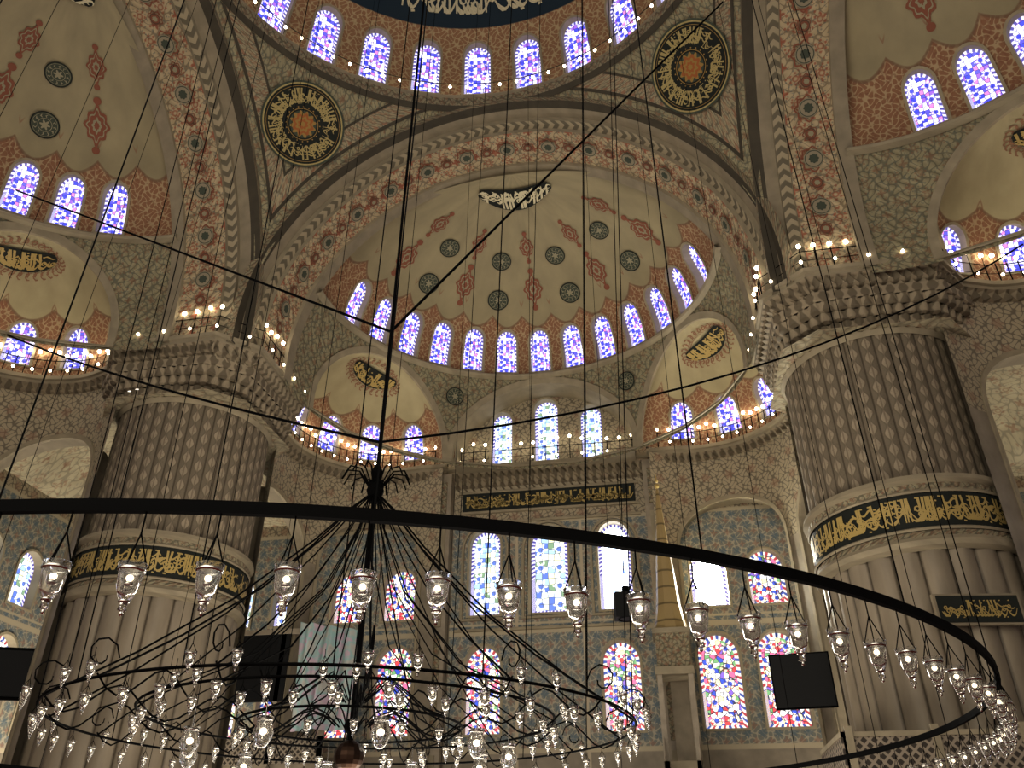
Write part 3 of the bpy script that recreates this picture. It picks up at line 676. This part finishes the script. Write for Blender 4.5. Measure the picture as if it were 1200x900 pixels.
obj('steel_cable',b.mesh('cables'))
# ------------------------------------------------------------------ furniture & fittings
b=MB(['marble','spire','gold','screen','border','stone2'])
mx,my=5.35,20.6
for x0,x1,y0,y1,z0,z1,mi in ((-.75,.75,-.75,.75,0,.5,5),(-.7,-.5,-.7,-.5,.5,8.6,0),(.5,.7,-.7,-.5,.5,8.6,0),(-.7,-.5,.5,.7,.5,8.6,0),(.5,.7,.5,.7,.5,8.6,0),(-.7,.7,-.7,.7,5.2,5.5,5),(-.5,.5,.45,.5,.5,5.2,3),(-.75,.75,-.75,.75,8.6,8.9,5),(-.65,.65,-.65,.65,8.9,10.2,4),(-.75,.75,-.75,.75,10.2,10.4,5)): b.box(mx+x0,mx+x1,my+y0,my+y1,z0,z1,mi)
b.rev([(.72,10.4),(.62,10.8),(.5,11.5),(.36,13.2),(.2,15.0),(.07,16.6),(.03,16.8)],(mx,my,0),10,1);b.ball((mx,my,16.9),.12,2,6);b.ball((mx,my,17.15),.08,2,6);b.tube([(mx,my,17.1),(mx,my,17.5)],[.04,.005],4,2)
for i in range(12): b.box(mx-.6,mx+.6,my-.8-(i+1)*.38,my-.8-i*.38,0,5.0-i*.4,0)
for sg in(-1,1): b.poly([(mx+sg*.65,my-.75,5.3),(mx+sg*.65,my-.75,6.4),(mx+sg*.65,my-5.6,1.6),(mx+sg*.65,my-5.6,.4)],None,4)
obj('minbar',b.mesh('minbar'))
b=MB(['screen','black','chrome']);b.box(-1.0,1.0,-.06,.06,-.9,.9,0);b.box(-1.05,1.05,-.03,.1,-.95,-.9,1);b.box(-1.05,1.05,-.03,.1,.9,.95,1);b.box(-1.05,-1.,-.03,.1,-.95,.95,1);b.box(1.,1.05,-.03,.1,-.95,.95,1);b.box(-.3,.3,.1,.3,-.3,.3,1);b.tube([(0,.2,.2),(0,.3,1.1),(.5,2.9,1.1)],.05,6,1)
obj('television_screen',b.mesh('tv'),None,D(-8),(9.8,18.1,7.85))
b=MB(['screen','black']);b.box(-.5,.5,-.35,.35,-.6,.45,0);b.tube([(0,0,.4),(0,0,.75)],.16,8,1);b.rev([(.4,-.62),(.3,-.6),(.05,-.58)],(0,-.0,0),12,1);b.tube([(0,0,.75),(0,.1,6)],.015,4,1)
obj('loudspeaker',b.mesh('speaker'),None,D(10),(3.65,20.2,11.5))
b=MB(['lattice','stone2','marble']);b.box(9.15,17.2,9.0,9.12,3.75,4.7,0);b.box(9.1,17.25,8.96,9.16,4.7,4.82,1);b.box(9.1,17.25,8.96,9.16,3.6,3.75,1);b.box(9.1,9.22,9.0,12.4,3.75,4.7,0);b.box(9.08,9.24,8.96,12.4,4.7,4.82,1);b.box(9.1,17.2,9.0,12.4,3.35,3.6,2)
for x in (9.3,11.3,13.3,15.3,17.): b.box(x-.09,x+.09,8.93,9.19,3.6,4.95,1);b.rev([(.22,0),(.22,.25),(.14,.35),(.13,3.0),(.24,3.2),(.26,3.36)],(x,9.2,0),12,2)
obj('muezzin_platform',b.mesh('platform'))
b=MB(['screen','marble','black','lattice']);b.box(-13.6,-9.0,20.2,23.3,5.4,5.7,1);b.box(-13.6,-11.0,20.1,20.2,8.1,10.9,0);b.box(-13.6,-9.0,20.1,20.2,5.7,6.7,3)
for x in (-13.5,-11.3,-9.1): b.box(x-.1,x+.1,20.1,20.3,0,11,1)
b.box(-13.6,-9.0,20.05,20.3,10.9,11.1,1);obj('royal_loge',b.mesh('loge'))
b=MB(['sheet']);rows=[];uv=[]
for i in range(13):
    t=i/12;rows.append([(-10.3+1.0*s/16*2.8+.1*t,19.4+.22*sin(s*1.3+t*2)+.25*t*sin(s*.7),11.2-4.4*t-.5*(s/16)*(1-t)) for s in range(17)]);uv.append([(s*.2,t*4) for s in range(17)])
b.grid(rows,uv);obj('plastic_sheeting',b.mesh('sheeting',True))
b=MB(['screen','black']);b.box(-1.3,1.3,-.05,.05,-.75,.75,0);b.box(-1.4,1.4,-.02,.1,-.85,-.75,1);b.box(-1.4,1.4,-.02,.1,.75,.85,1)
b.box(-.1,.1,.0,.2,-7.4,-.8,1)
obj('notice_board',b.mesh('board'),None,D(20),(-17.3,11.2,7.6))
b=MB(['carpet']);b.grid([[(x,y,0) for x in (-Wq,0,Wq)] for y in (-24,0,Wq)],[[(x,y) for x in (-Wq,0,Wq)] for y in (-24,0,Wq)]);obj('floor',b.mesh('floor'))
# ------------------------------------------------------------------ lights, world, camera
w=bpy.data.worlds.new('world');scene.world=w;w.use_nodes=True;bg=w.node_tree.nodes['Background'];bg.inputs[0].default_value=(1,.92,.78,1);bg.inputs[1].default_value=1.35
def area(name,loc,rot,size,e,col=(1,.92,.78)):
    l=bpy.data.lights.new(name,'AREA');l.shape='DISK';l.size=size;l.energy=e;l.color=col;o=bpy.data.objects.new(name,l);scene.collection.objects.link(o);o.location=loc;o.rotation_euler=rot;return o
area('hall_fill',(0,5,.1),(pi,0,0),12,2200)  # added upward fill disc, imitates light bounced off the carpet
area('hall_fill.001',(0,-23,14),(D(95),0,0),18,2200)  # added fill disc behind the camera, stands in for entrance-side daylight
area('bay_fill',(-18.2,18.2,.3),(pi,0,0),5,1900);area('bay_fill.001',(18.2,18.2,.3),(pi,0,0),5,1500)  # added fill discs that brighten the corner bays, not fixtures of the hall
cam=bpy.data.cameras.new('camera');cam.sensor_width=36;cam.lens=955.9/1200*36;cam.clip_end=300
co=bpy.data.objects.new('camera',cam);scene.collection.objects.link(co);scene.camera=co
yaw,pt,rl_=D(-10.395),D(31.48),D(.245)
F=Vector((sin(yaw)*cos(pt),cos(yaw)*cos(pt),sin(pt)));R=Vector((cos(yaw),-sin(yaw),0));U=R.cross(F)
R2=R*cos(rl_)+U*sin(rl_);U2=U*cos(rl_)-R*sin(rl_)
m=Matrix((R2,U2,-F)).transposed().to_4x4();m.translation=Vector((5.007,-13.782,1.6));co.matrix_world=m
scene.view_settings.view_transform='Standard';scene.view_settings.look='None'
scene.view_settings.exposure=.3;scene.view_settings.gamma=.84
